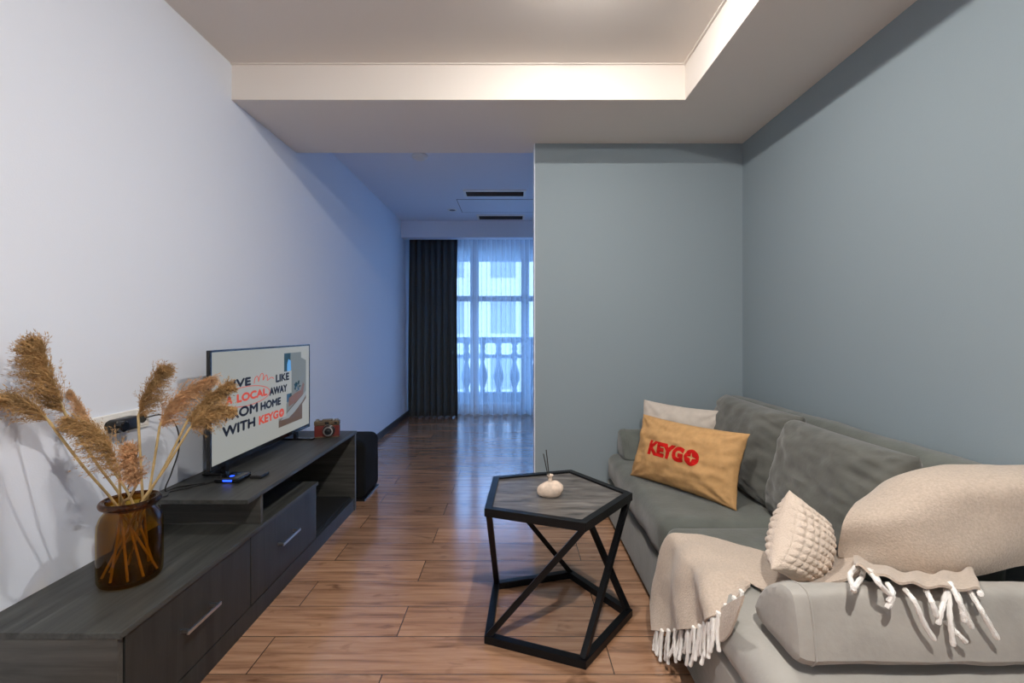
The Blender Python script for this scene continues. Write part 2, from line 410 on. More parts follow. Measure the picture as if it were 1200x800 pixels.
# ceiling: raised tray, the dropped soffit round it, the far room beyond
b = MB()
b.box(XL, .912, YREAR, 2.45, TRAY, TRAY+.1)
b.box(XL, XR+.12, 2.45, 3.18, SOF, TRAY+.1)
b.box(.912, XR+.12, YREAR, 2.45, SOF, TRAY+.1)
struct(b.build('ceiling', M['ceiling']))
sbox('ceiling', M['wall_pale'], XL, 3.12, 3.18, YW+.12, FARC, FARC+.1)
b = MB(); b.box(XL, .912, 2.438, 2.45, TRAY-.006, TRAY); b.box(.9, .912, YREAR, 2.438, TRAY-.006, TRAY)
struct(b.build('trim_1', M['ceiling']))
struct(sbox('trim_2', M['wall_pale'], XL, 3.0, 6.14, 6.29, 2.45, FARC))     # boxed pelmet over the curtains
sbox('baseboard_left', M['base'], XL, XL+.014, YREAR, YW, 0, .075)
sbox('baseboard_back', M['base'], .14, XR, YB-.012, YB, 0, .075)
# window wall
b = MB(); b.box(XL-.12, -1.05, YW, YW+.12, 0, 2.8); b.box(2.4, 3.12, YW, YW+.12, 0, 2.8); b.box(-1.05, 2.4, YW, YW+.12, 2.5, 2.8)
struct(b.build('wall_window', M['wall_pale']))
b = MB()
vx = [(-1.05,-.98), (-.64,-.515), (.11,.225), (.85,.965), (1.6,1.715), (2.33,2.4)]
for a, c in vx: b.box(a, c, YW+.02, YW+.09, 0, 2.5, .006)
for z0, z1 in ((0,.14), (1.64,1.72), (2.43,2.5)): b.box(-1.05, 2.4, YW+.025, YW+.085, z0, z1, .005)
wf = struct(b.build('window_1', M['winframe']))
for (a, c), (a2, c2) in zip(vx, vx[1:]):
    for z0, z1 in ((.14,1.64), (1.72,2.43)):
        sbox('pane', M['pane'], c, a2, YW+.052, YW+.058, z0, z1, parent=wf)

# =================================================================================
# OUTSIDE: balcony, balustrade, house across the street
# =================================================================================
sbox('balcony_floor', M['slab'], -4, 5, YW+.12, 8.1, -.25, -.02)
sbox('balcony_ceiling', M['slab'], -4, 5, YW+.12, 8.1, 2.42, 2.66)
bal = thing('balustrade', 'grey balcony balustrade with turned balusters outside the curtained window', 'railing', (0,7.9,-.02))
b = MB(); b.box(-4, 5, 7.82, 7.98, 1.0, 1.1, .015); b.build('top_rail', M['balus'], bal)
b = MB(); b.box(-4, 5, 7.86, 7.94, .74, .80, .01); b.build('middle_rail', M['balus'], bal)
b = MB(); b.box(-4, 5, 7.84, 7.96, -.02, .16, .01); b.build('bottom_rail', M['balus'], bal)
for k in range(9):
    x = -1.36+k*.275
    b = MB()
    prof = [(.035,.16),(.045,.18),(.045,.2),(.032,.22),(.06,.3),(.088,.40),(.085,.47),(.06,.56),(.036,.64),(.03,.69),(.045,.71),(.045,.74)]
    b.lathe(prof, (x,7.9,0), 16); b.build('baluster', M['balus'], bal, True)
    b = MB(); b.lathe([(.055,.8),(.055,.82),(.035,.85),(.05,.9),(.035,.95),(.055,.98),(.055,1.0)], (x,7.9,0), 16); b.build('post', M['balus'], bal, True)
hs = thing('building', 'pale apartment building seen through the sheer curtain', 'building', (0,24,-9))
b = MB(); b.box(-14, 16, 24, 30, -9, 6.2); b.build('facade', M['facade'], hs)
b = MB(); b.box(-14.3, 16.3, 23.6, 30, 6.2, 6.6); b.build('cornice', M['facade'], hs)
for i in range(10):
    for j in range(5):
        x, z = -12+i*2.7, -7.6+j*2.9
        b = MB(); b.box(x, x+1.3, 23.96, 24.03, z, z+1.7); b.build('facade_window', M['facwin'], hs)
sbox('ground', M['slab'], -60, 60, 8.6, 80, -9.3, -9)

# =================================================================================
# CURTAINS
# =================================================================================
def curtain(x0, x1, y, z0, z1, waves, amp, nx, nz, seed, gather=.0):
    bm = bmesh.new(); g = []
    for i in range(nx+1):
        u = i/nx; row = []
        for j in range(nz+1):
            v = j/nz
            ph = u*waves*2*PI + 1.3*noise.noise(Vector((u*7, seed, v*.8)))
            a = amp*(1-.45*v)*(1+.5*noise.noise(Vector((u*9+seed, 3, v))))
            x = x0+(x1-x0)*u + .25*amp*math.cos(ph*2) + .02*noise.noise(Vector((u*4, v*1.5, seed)))
            zz = z0+(z1-z0)*v + (.012*math.cos(ph) if j == 0 else 0)
            row.append(bm.verts.new((x, y + a*math.sin(ph), zz)))
        g.append(row)
    for i in range(nx):
        for j in range(nz): bm.faces.new((g[i][j], g[i+1][j], g[i+1][j+1], g[i][j+1]))
    return bm
o = link('sheer_curtain', curtain(-.93, 2.2, 6.56, .015, 2.6, 23, .05, 520, 24, 3.1), M['sheer'], None, True)
tag(o, 'white sheer curtain hanging full length across the balcony window', 'curtain')
o = link('drape', curtain(-1.475, -.80, 6.43, .012, 2.6, 7.5, .05, 160, 24, 8.7), M['drape'], None, True)
sm = o.modifiers.new('s', 'SOLIDIFY'); sm.thickness = .004
tag(o, 'dark charcoal pleated curtain drawn to the left of the window', 'curtain')
b = MB(); b.box(-1.47, 2.6, 6.40, 6.46, 2.61, 2.64); b.box(-1.47, 2.6, 6.53, 6.59, 2.61, 2.64)
tag(b.build('curtain_track', M['white']), 'white double curtain track hidden above both curtains', 'curtain rail')

# =================================================================================
# CEILING FITTINGS OF THE FAR ROOM
# =================================================================================
def vent(x0, x1, y0, y1, label):
    t = thing('ceiling_vent', label, 'vent', ((x0+x1)/2,(y0+y1)/2,FARC), 'slot vents in the far ceiling')
    b = MB(); w = .026; z0, z1 = FARC-.012, FARC+.0
    b.box(x0, x1, y0, y0+w, z0, z1); b.box(x0, x1, y1-w, y1, z0, z1); b.box(x0, x0+w, y0+w, y1-w, z0, z1); b.box(x1-w, x1, y0+w, y1-w, z0, z1)
    b.build('frame', M['white'], t)
    b = MB(); b.box(x0+w, x1-w, y0+w, y1-w, FARC-.0015, FARC); b.build('backing', M['black'], t)
    for k in range(4):
        y = y0+w+(k+.7)*(y1-y0-2*w)/4.4
        b = MB(); b.box(x0+w, x1-w, y-.001, y+.001, FARC-.02, FARC-.003, rot=Matrix.Rotation(.6, 3, 'X')); b.build('slat', M['base'], t)
vent(-.53, .13, 4.80, 5.01, 'nearer dark slot air vent in the blue-lit far ceiling')
vent(-.47, .14, 5.82, 6.04, 'farther dark slot air vent beside the window pelmet')
b = MB(); w = .006
x0, x1, y0, y1 = -.64, .5, 5.14, 5.70
b.box(x0, x1, y0, y0+w, FARC-.003, FARC); b.box(x0, x1, y1-w, y1, FARC-.003, FARC); b.box(x0, x0+w, y0+w, y1-w, FARC-.003, FARC); b.box(x1-w, x1, y0+w, y1-w, FARC-.003, FARC)
hp = tag(b.build('access_panel', M['base']), 'flush rectangular service hatch in ceiling between the two vents', 'hatch')
b = MB(); b.box(x0+w, x1-w, y0+w, y1-w, FARC-.0025, FARC); b.build('panel', M['wall_pale'], hp)
t = thing('smoke_detector', 'round white smoke detector on far ceiling just past the beam', 'smoke detector', (-.785,3.85,FARC))
b = MB(); b.lathe([(0,0),(.062,0),(.068,-.008),(.066,-.02),(.05,-.028)], (-.785,3.85,FARC), 32); b.build('housing', M['white'], t, True)
b = MB(); b.lathe([(.05,-.028),(.044,-.036),(.02,-.04),(0,-.04)], (-.785,3.85,FARC), 32); b.build('sensor_cap', M['white'], t, True)
t = thing('recessed_spot', 'small round recessed spotlight in far ceiling beside the hatch', 'ceiling light', (-.745,5.59,FARC))
b = MB(); b.lathe([(.036,-.004),(.055,-.006),(.06,0)], (-.745,5.59,FARC), 32); b.build('ring', M['white'], t, True)
b = MB(); b.lathe([(0,-.002),(.036,-.004)], (-.745,5.59,FARC), 32); b.build('lens', M['lens'], t, True)

# =================================================================================
# MEDIA CONSOLE
# =================================================================================
FX = -1.072                                              # front plane
con = thing('media_console', 'long two-level charcoal wood media console along the pale wall', 'cabinet', (-1.28,2.17,0))
TL, TU = .386, .528
T = .018
b = MB(); b.box(-1.49, FX, 1.246, 1.246+T, 0, TL-T, .001); b.build('end_panel', M['ven_x'], con)
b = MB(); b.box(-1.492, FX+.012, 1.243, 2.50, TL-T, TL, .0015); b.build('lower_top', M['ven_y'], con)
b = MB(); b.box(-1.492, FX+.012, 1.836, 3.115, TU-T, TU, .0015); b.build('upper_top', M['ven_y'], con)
b = MB(); b.box(-1.49, FX+.008, 3.087, 3.112, 0, TU-T, .001); b.build('end_panel', M['ven_x'], con)
b = MB(); b.box(-1.49, FX+.004, 1.945, 1.945+T, TL, TU-T, .001); b.build('support_panel', M['ven_x'], con)
b = MB(); b.box(-1.49, FX, 2.482, 2.50, .08, TL-T, .001); b.build('divider', M['ven_x'], con)
b = MB(); b.box(-1.492, -1.484, 1.264, 3.087, .08, TL-T, 0); b.box(-1.492,-1.484, 1.963, 3.087, TL, TU-T); b.box(-1.492,-1.484, 2.5, 3.087, TL-T, TL); b.build('back_panel', M['interior'], con)
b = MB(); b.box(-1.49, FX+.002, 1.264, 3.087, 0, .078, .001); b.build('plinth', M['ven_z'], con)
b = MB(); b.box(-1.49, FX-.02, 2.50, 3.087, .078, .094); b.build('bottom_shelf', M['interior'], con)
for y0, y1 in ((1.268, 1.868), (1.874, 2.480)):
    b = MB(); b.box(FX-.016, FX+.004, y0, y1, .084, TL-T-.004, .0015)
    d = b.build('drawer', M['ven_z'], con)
    b = MB(); yc = (y0+y1)/2-.015
    b.box(FX+.028, FX+.036, yc-.084, yc+.084, .231, .243, .002)
    b.box(FX+.004, FX+.03, yc-.076, yc-.066, .232, .242); b.box(FX+.004, FX+.03, yc+.066, yc+.076, .232, .242)
    h_ = b.build('handle', M['steel'], d); h_['label'] = 'slim steel bar handle'

# floor box past the console
t = thing('pouf', 'black rounded upholstered box on the floor past the console', 'pouf', (-1.23,3.42,0))
link('body', round_box(-1.47, -1.05, 3.22, 3.60, .012, .425, .05, .03, .008, .004, 5, 3), M['pouf'], t, True)
b = MB(); b.box(-1.44,-1.05,3.25,3.59,0,.014); b.build('base', M['black'], t)

# =================================================================================
# TELEVISION
# =================================================================================
TX, TY0, TY1, TZ0, TZ1 = -1.34, 2.03, 3.02, .577, 1.115
tv = thing('television', 'flat television on the console showing red and black slogan', 'television', (TX,2.52,TU))
b = MB(); b.box(TX-.016, TX, TY0, TY1, TZ0, TZ1, .003)
b.box(TX-.05, TX-.016, TY0+.12, TY1-.12, TZ0+.02, TZ0+.3, .012)
b.build('casing', M['black'], tv)
b = MB(); bz = .009
b.box(TX, TX+.004, TY0, TY1, TZ1-bz, TZ1); b.box(TX, TX+.004, TY0, TY1, TZ0, TZ0+.022); b.box(TX, TX+.004, TY0, TY0+bz, TZ0+.022, TZ1-bz); b.box(TX, TX+.004, TY1-bz, TY1, TZ0+.022, TZ1-bz)
b.build('bezel', M['gloss_black'], tv)
def screen_mat(name, c, s=1.0): 
    m = mat(name, (.012,.012,.012), .35, spec=.12, emit=c, estr=s); return m
scrw = screen_mat('screen_white', (.30,.305,.285))
scrb = screen_mat('screen_black', (.004,.005,.012))
scrr = screen_mat('screen_red', (.52,.060,.035))
SY0, SY1, SZ0, SZ1 = TY0+bz, TY1-bz, TZ0+.022, TZ1-bz
b = MB(); b.box(TX, TX+.002, SY0, SY1, SZ0, SZ1); scr = b.build('screen', scrw, tv)
SW, SH = SY1-SY0, SZ1-SZ0
def on_screen(bm, name, m, lift):                        # bm in screen coordinates 0..1 from the left bottom
    for v in bm.verts: v.co = Vector((TX+.002+lift+v.co.z, SY0+v.co.x*SW, SZ0+v.co.y*SH))
    bmesh.ops.recalc_face_normals(bm, faces=bm.faces[:])
    return link(name, bm, m, scr)
def flat(poly):
    bm = bmesh.new(); bm.faces.new([bm.verts.new((x,y,0)) for x, y in poly]); return bm
# where a photo pixel lands on the screen (fractions of its width and height)
def S(x, y):
    p = PXp(x, y, TX); return ((p.y-SY0)/SW, (p.z-SZ0)/SH)
def words(body, x0, x1, y0, y1, m, off=0, name='lettering', heavy=True):
    out = bmesh.new()
    for k, (dx, dy) in enumerate(((0,0),(.0045,0),(-.0045,0),(0,.006),(0,-.006)) if heavy else ((0,0),)):      # heavier strokes
        bm = text_bm(body, 1, off); fit(bm, x0+.0045+dx, x1-.0045+dx, y0+.006+dy, y1-.006+dy)
        for v in bm.verts: v.co.z = k*.00004
        me = bpy.data.meshes.new('t'); bm.to_mesh(me); bm.free(); out.from_mesh(me); bpy.data.meshes.remove(me)
    return on_screen(out, name, m, .0012)
# picture on the right of the screen
pic = [screen_mat('screen_sky', (.14,.155,.15)), screen_mat('screen_blue', (.03,.075,.13)), screen_mat('screen_teal', (.012,.04,.05)),
       screen_mat('screen_brown', (.10,.065,.048)), screen_mat('screen_rose', (.15,.085,.07)), screen_mat('screen_pale', (.22,.24,.25)), screen_mat('screen_glow', (.10,.30,.60))]
PL, PR = .665, .955
on_screen(flat([(PL,.30),(PL,.93),(.885,.93),(.885,.86),(PR,.82),(PR,.34),(.90,.28),(.90,.10),(.60,.10),(.60,.30)]), 'picture', pic[0], .0003)
on_screen(flat([(PL,.40),(PL,.93),(.745,.93),(.735,.62),(.76,.40)]), 'picture_curtain', pic[2], .0005)
on_screen(flat([(.70,.70),(.725,.69),(.75,.73),(.745,.84),(.715,.86),(.70,.80)]), 'picture_glow', pic[6], .0007)
on_screen(flat([(.60,.10),(.60,.17),(.70,.245),(.80,.33),(.90,.39),(PR,.44),(PR,.34),(.90,.28),(.90,.10)]), 'picture_table', pic[3], .0006)
on_screen(flat([(.62,.175),(.70,.235),(.80,.31),(.90,.385),(PR,.44),(PR,.38),(.90,.31),(.80,.22),(.72,.17)]), 'picture_cloth', pic[5], .0007)
on_screen(flat([(.72,.30),(.72,.40),(.80,.44),(.88,.46),(.91,.55),(.93,.52),(.91,.40),(.82,.335)]), 'picture_flowers', pic[4], .0008)
on_screen(flat([(.66,.36),(.68,.50),(.71,.56),(.745,.53),(.735,.44),(.72,.36)]), 'picture_bottle', pic[1], .0008)
for k in range(16):
    a = random.uniform(0, PI); r = random.uniform(.03,.08); cx_, cy_ = .83+random.uniform(-.03,.03), .50+random.uniform(-.05,.05)
    on_screen(flat([(cx_,cy_),(cx_+r*.5*math.cos(a)-.012,cy_+r*math.sin(a)),(cx_+r*.55*math.cos(a),cy_+r*1.15*math.sin(a)),(cx_+r*.5*math.cos(a)+.012,cy_+r*math.sin(a)-.01)]), 'picture_leaf', pic[2 if k % 3 else 1], .0009)
# white stepped panel behind the words
on_screen(flat([(.56,.345),(.56,.72),(.755,.72),(.755,.455),(.695,.455),(.695,.345)]), 'text_panel', scrw, .00105)
on_screen(flat([(.50,.20),(.50,.40),(.69,.40),(.69,.20)]), 'text_panel', scrw, .00104)
words('LIVE', .105, .315, .645, .73, scrb); words('LIKE', .565, .725, .615, .705, scrb)
words('A', .105, .155, .505, .59, scrr); words('LOCAL', .19, .475, .50, .585, scrr); words('AWAY', .495, .70, .485, .575, scrb)
words('FROM', .095, .38, .355, .455, scrb); words('HOME', .405, .625, .355, .445, scrb)
words('WITH', .075, .355, .215, .315, scrb)
words('KEYG', .385, .60, .208, .312, scrr, .045, heavy=False)
def disc(cx, cy, rx, ry, n=28): return flat([(cx+rx*math.cos(2*PI*k/n), cy+ry*math.sin(2*PI*k/n)) for k in range(n)])
def star(cx, cy, rx, ry):
    return flat([(cx+rx*(1 if k % 2 == 0 else .28)*math.cos(PI*k/4+PI/2), cy+ry*(1 if k % 2 == 0 else .28)*math.sin(PI*k/4+PI/2)) for k in range(8)])
on_screen(disc(.632,.26,.030,.048), 'lettering', scrr, .0012); on_screen(star(.632,.26,.018,.031), 'lettering_star', scrw, .0014)
def stroke(pts, w, name, m, lift=.0013):
    bm = bmesh.new(); L = []
    P = [Vector((x,y,0)) for x, y in pts]
    for i, p in enumerate(P):
        t = (P[min(i+1,len(P)-1)]-P[max(i-1,0)]).normalized(); s = Vector((-t.y,t.x,0))*w
        L.append((bm.verts.new(p+s), bm.verts.new(p-s)))
    for a, c in zip(L, L[1:]): bm.faces.new((a[0],a[1],c[1],c[0]))
    return on_screen(bm, name, m, lift)
stroke([(.06+.44*(.5-.5*math.cos(a))+.0, .545+.095*math.sin(a)+.01*math.cos(a)) for a in [k/40*2*PI for k in range(41)]], .0035, 'ellipse_mark', scrr)
hand = [(.345,.655),(.35,.70),(.37,.725),(.385,.70),(.385,.665),(.40,.72),(.42,.745),(.435,.72),(.43,.67),(.45,.705),(.465,.72),(.475,.69),(.475,.66),(.50,.675),(.52,.685),(.545,.665)]
stroke([tuple(cr([Vector((x,y,0)) for x, y in hand], i/70)[:2]) for i in range(71)], .0035, 'hand_drawing', scrr)
for yc in (2.16, 2.86):
    b = MB(); b.box(TX-.11, TX+.10, yc-.018, yc+.018, TU, TU+.010, .003)
    b.box(TX-.022, TX-.002, yc-.016, yc+.016, TU+.008, TZ0+.01, .004); b.build('foot', M['gloss_black'], tv)

# little box with a blue lamp under the screen
t = thing('media_box', 'small black media box with glowing blue lamp beneath the television', 'electronics', (-1.27,2.09,TU))
b = MB(); b.box(-1.325, -1.215, 2.035, 2.135, TU, TU+.022, .006, 3); b.build('case', M['gloss_black'], t)
b = MB(); b.box(-1.285, -1.245, 2.0335, 2.036, TU+.008, TU+.0155); b.lathe([(0,.0015),(.009,.0015),(.010,0)], (-1.265,2.07,TU+.022), 16); b.build('lamp', M['blue'], t)
b = MB(); b.box(-1.205, -1.15, 2.10, 2.17, TU, TU+.014, .004); b.build('dongle', M['black'], t)

# =================================================================================
# VINTAGE CAMERA
# =================================================================================
CAMP = Vector((-1.185, 2.93, TU))
cam = thing('vintage_camera', 'old red and tan film camera at the console far end', 'camera', CAMP)
def camb(): return MB()
ROT = Matrix.Rotation(math.radians(14), 4, 'Z')
def finish(b, name, m, parent, smooth=False):
    for v in b.bm.verts: v.co = ROT @ v.co + CAMP
    return b.build(name, m, parent, smooth)
b = camb(); b.box(-.075, .075, -.022, .022, .004, .078, .008, 3); body = finish(b, 'body', M['redleather'], cam)
b = camb(); b.box(-.076, .076, -.023, .023, .076, .105, .006, 3); b.box(-.03,.03,-.02,.02,.104,.113,.003); finish(b, 'top_plate', M['brass'], cam)
b = camb(); b.box(-.076, .076, -.023, .023, 0, .008, .002); finish(b, 'base_plate', M['brass'], cam)
RX = Matrix.Rotation(PI/2, 4, 'X')
def zly(b, prof, c): b.lathe(prof, c, 32, RX)
b = camb(); zly(b, [(.036,0),(.036,.012),(.031,.014),(.031,.026),(.027,.028),(.027,.036),(.022,.036),(.019,.03)], (.012,-.022,.046)); ln = finish(b, 'lens_barrel', M['black'], cam, True)
b = camb(); zly(b, [(.0365,.004),(.038,.006),(.0365,.009)], (.012,-.022,.046)); zly(b, [(.028,.034),(.0285,.0365),(.022,.0368)], (.012,-.022,.046)); finish(b, 'lens_ring', M['steel'], ln, True)
b = camb(); zly(b, [(.019,.03),(.012,.033),(0,.034)], (.012,-.022,.046)); finish(b, 'lens_glass', M['lens'], ln, True)
b = camb(); b.box(-.012,.012,-.0245,-.02,.086,.1,.001); b.box(.045,.06,-.0245,-.02,.086,.098,.001); finish(b, 'viewfinder', M['lens'], cam)
for x, r in ((-.058,.012),(.056,.013),(.036,.006)):
    b = camb(); b.lathe([(r,.105),(r,.114),(r*.8,.116),(0,.116)], (x,0,0), 24); finish(b, 'dial', M['steel'], cam, True)

# =================================================================================
# WALL SOCKETS, PLUG, CABLES
# =================================================================================
t = thing('wall_socket', 'white four-gang wall socket plate behind the reeds', 'socket', (XL,1.73,.85))
b = MB(); b.box(XL, XL+.010, 1.575, 1.885, .812, .892, .004, 3); b.build('plate', M['white'], t)
for k in range(4):
    yc = 1.575+.0388+k*.0775
    b = MB(); b.box(XL+.010, XL+.013, yc-.028, yc+.028, .824, .880, .0012); f = b.build('socket', M['white'], t)
    b = MB()
    b.lathe([(.019,.0),(.0185,.0015),(0,.0015)], (XL+.013,yc,.852), 24, Matrix.Rotation(PI/2,4,'Y')); b.build('opening', M['seam'], f)
t = thing('plug_adapter', 'black power adapter plugged into the white wall socket', 'plug', (XL+.013,1.73,.852))
b = MB(); b.box(XL+.014, XL+.060, 1.675, 1.785, .826, .876, .012, 3); b.build('housing', M['black'], t, True)
b = MB(); b.lathe([(.02,0),(.02,.016),(.016,.02),(0,.02)], (XL+.058,1.69,.851), 20, Matrix.Rotation(PI/2,4,'Y')); b.build('plug_nose', M['gloss_black'], t, True)
def cable(pts, label, r=.0028):
    P = [Vector(p) for p in pts]; b = MB(); b.tube([cr(P, i/60) for i in range(61)], r, 8)
    tag(b.build('cable', M['black'], None, True), label, 'cable', 'black cables by the sockets')
cable([(XL+.05,1.78,.826),(XL+.04,1.79,.74),(XL+.05,1.73,.60),(XL+.06,1.68,.48),(XL+.05,1.66,.39)], 'black cable hanging down from the power adapter behind the vase')
cable([(XL+.013,1.85,.85),(XL+.05,1.90,.855),(XL+.055,1.97,.80),(XL+.055,1.99,.70),(XL+.045,1.96,.60),(XL+.04,1.93,.5325),(-1.44,1.98,.5315),(-1.36,2.03,.5315)], 'black cable looping from the socket end to the console top')
cable([(-1.33,2.05,.5315),(-1.38,1.98,.5315),(-1.43,1.92,.5315),(-1.41,1.87,.5315),(-1.452,1.828,.528),(-1.46,1.818,.48),(-1.465,1.825,.40)], 'black cable lying in a loop by the television near edge')

# =================================================================================
# AMBER VASE AND REEDS
# =================================================================================
VC = Vector((-1.262, 1.518, TL))
prof_o = [(0,.001),(.072,.001),(.082,.006),(.087,.018),(.088,.06),(.088,.17),(.086,.195),(.079,.215),(.069,.228),(.064,.236),(.064,.243),(.069,.248),(.078,.251),(.081,.256),(.080,.262),(.074,.265)]
prof_i = [(.066,.262),(.060,.25),(.059,.236),(.064,.226),(.074,.212),(.081,.193),(.083,.17),(.083,.06),(.080,.022),(.07,.014),(0,.013)]
b = MB(); b.lathe(prof_o+prof_i, VC, 64)
v_ = b.build('glass_vase', M['amber'], None, True)
b = MB(); b.lathe([(.0695,.2375)]+[(.0755+.0078*math.cos(a), .2555+.0105*math.sin(a)) for a in [k*2*PI/20 - 2.2 for k in range(18)]], VC, 64)
b.build('rim', M['amber_rim'], v_, True)
tag(v_, 'dark amber glass jar vase standing on the console lower level', 'vase')

def tri(bm_v, bm_f, a, b_, c):
    n = len(bm_v); bm_v += [a, b_, c]; bm_f.append((n, n+1, n+2))
def plume_mesh(axis, width, droop, seed, dens=1.0, fluff=1.0):
    """feathery reed head: branchlets that leave the axis, droop to one side and carry fine awns"""
    R = random.Random(seed); V, Fc = [], []
    L = sum((axis[i+1]-axis[i]).length for i in range(len(axis)-1))
    n = int(430*dens)
    for k in range(n):
        t = R.random()**.85
        p = cr(axis, t*.999); tg = (cr(axis, min(1, t+.02))-cr(axis, max(0, t-.02))).normalized()
        env = min(1, .45+t*5)*(1-.8*t)**.55
        ln = width*env*R.uniform(.5, 1.25)
        a = R.uniform(0, 2*PI); o1 = tg.orthogonal().normalized(); o2 = tg.cross(o1)
        out = (o1*math.cos(a)+o2*math.sin(a))
        d = (tg*R.uniform(.5,1.1)+out*R.uniform(.1,.6)*fluff+droop*R.uniform(0,1.5)).normalized()
        q = p.copy(); seg = 7; prev = None; w0 = .0007
        side = d.cross(Vector((R.uniform(-1,1),R.uniform(-1,1),R.uniform(-1,1)))).normalized()
        for s in range(seg+1):
            w = w0*(1-.75*s/seg)
            i0 = len(V); V += [q+side*w, q-side*w]
            if prev is not None: Fc.append((prev, prev+1, i0+1, i0))
            prev = i0
            if s:
                for _ in range(4):                        # awns
                    e = (d+Vector((R.uniform(-1,1),R.uniform(-1,1),R.uniform(-1,1)))*.8).normalized()*R.uniform(.006,.014)
                    e2 = e.cross(Vector((R.uniform(-1,1),R.uniform(-1,1),R.uniform(-1,1)))).normalized()*R.uniform(.0004,.0009)
                    i1 = len(V); V += [q, q+e*.45+e2, q+e, q+e*.45-e2]; Fc.append((i1,i1+1,i1+2,i1+3))
            d = (d+droop*.14+Vector((R.uniform(-1,1),R.uniform(-1,1),R.uniform(-1,1)))*.16).normalized()
            q = q+d*ln/seg
    return V, Fc
RG = 'dried reeds in the amber vase'
def reed(label, foot, mouth, path, width, droop, seed, m='plume', dens=1, fluff=1):
    """foot: inside the vase; mouth: at its neck; path: plume axis, base first"""
    path = [Vector(p) for p in path]
    t = thing('dried_reed', label, 'dried reed', foot, RG)
    b = MB(); pts = [Vector(foot), Vector(mouth), path[0]]
    mid = Vector(mouth).lerp(path[0], .5); mid += Vector((0,0,-.008))
    st = [Vector(foot), Vector(foot).lerp(Vector(mouth),.5), Vector(mouth), mid, path[0]]
    b.tube([cr(st, i/30) for i in range(31)]+[cr(path, .15), cr(path,.4)], [.0038]*31+[.0016,.0008], 8)
    for f in (.45, .75):                                  # stalk nodes
        p = cr(st, f); p2 = cr(st, f+.012); b.tube([p, p.lerp(p2,.5), p2], [.0038,.0047,.0038], 8)
    b.build('stalk', M['stalk'], t, True)
    V, Fc = plume_mesh(path, width, Vector(droop), seed, dens, fluff)
    me = bpy.data.meshes.new('plume'); me.from_pydata([tuple(v) for v in V], [], Fc); me.materials.append(M[m])
    o = bpy.data.objects.new('plume', me); COL.objects.link(o); o.parent = t; o.matrix_parent_inverse = Matrix.Translation(t.location).inverted()
    return t
def Q(*pp): return [PY(x, y, Y) for x, y, Y in pp]
def IN(dx, dy, z=.02):
    k = 1.25 if z < .1 else .9
    return VC+Vector((dx*k, dy*k, z))
zr = .255
reed('tallest dried reed, plume rising highest at the far left', IN(.05,-.02), IN(-.040,.012,zr), Q((76,484,1.42),(68,462,1.39),(60,440,1.37),(52,420,1.355),(49,408,1.35)), .105, (-.65,-.1,-.05), 1, dens=1.7)
reed('dried reed drooping lowest to the left beside the wall', IN(.055,.02), IN(-.050,-.012,zr), Q((57,493,1.36),(46,481,1.345),(32,472,1.335),(18,467,1.325),(8,466,1.32)), .08, (-.5,0,-.25), 2, dens=.9)
reed('thin pale dried reed just behind the tallest one, right side', IN(.02,.05), IN(-.030,.035,zr), Q((108,505,1.52),(101,488,1.53),(92,472,1.54),(84,461,1.55)), .045, (-.5,0,.05), 3, 'plume2', dens=.45)
reed('dried reed arching left in front of the wall socket', IN(.03,-.045), IN(-.012,-.030,zr), Q((140,556,1.42),(134,535,1.41),(124,516,1.40),(108,502,1.39),(88,493,1.38)), .09, (-.25,-.1,-.35), 4, dens=1.15)
reed('round fluffy pinkish dried reed facing the front, lowest of all', IN(-.01,-.05), IN(.005,-.040,zr), Q((161,566,1.385),(159,552,1.37),(156,538,1.35),(153,526,1.34)), .05, (.05,-.5,-.3), 5, 'plume2', dens=1.1, fluff=1.5)
reed('upright dried reed in the middle, tip bending right', IN(0,.06), IN(.008,.045,zr), Q((162,488,1.55),(166,472,1.55),(172,455,1.55),(181,441,1.55),(187,434,1.55)), .08, (.45,.1,-.3), 6, dens=.85)
reed('pale topped dried reed arching right towards the television', IN(-.04,.04), IN(.030,.042,zr), Q((187,500,1.56),(193,484,1.57),(205,468,1.58),(222,455,1.59),(243,444,1.60)), .085, (.3,.1,-.35), 7, 'plume2', dens=1.05)
reed('dried reed overlapping the television screen edge, uppermost there', IN(-.055,0), IN(.042,.018,zr), Q((219,494,1.56),(228,482,1.57),(240,470,1.58),(253,460,1.59),(264,452,1.60)), .075, (.2,.1,-.35), 8, dens=1.0)
reed('dried reed overlapping the television screen edge, lowest there', IN(-.05,-.03), IN(.048,-.010,zr), Q((222,502,1.52),(231,492,1.53),(243,483,1.54),(256,478,1.55),(266,478,1.56)), .07, (.1,.05,-.5), 9, dens=1.0)

# =================================================================================
# PENTAGON SIDE TABLE
# =================================================================================
TC, TR, TH = Vector((.166,1.955,0)), .335, .52
table = thing('side_table', 'black pentagon side table with crossed metal struts and wood top', 'table', TC)
def pent(r): return [Vector((TC.x+r*math.cos(math.radians(-2.5+72*k)), TC.y+r*math.sin(math.radians(-2.5+72*k)), 0)) for k in range(5)]
def ring(z0, z1, ro, wd):
    b = MB(); O = pent(ro); I = pent(ro-wd/math.cos(math.radians(36)))
    va = [[b.bm.verts.new(p+Vector((0,0,z))) for p in P] for P in (O, I) for z in (z0, z1)]
    o0, o1, i0, i1 = va
    for k in range(5):
        j = (k+1) % 5
        b.bm.faces.new((o0[k],o0[j],o1[j],o1[k])); b.bm.faces.new((i0[k],i1[k],i1[j],i0[j]))
        b.bm.faces.new((o1[k],o1[j],i1[j],i1[k])); b.bm.faces.new((o0[k],i0[k],i0[j],o0[j]))
    return b
b = ring(TH-.032, TH, TR, .03); tf = b.build('top_frame', M['blackmetal'], table)
bv = tf.modifiers.new('b', 'BEVEL'); bv.width = .0018; bv.segments = 2
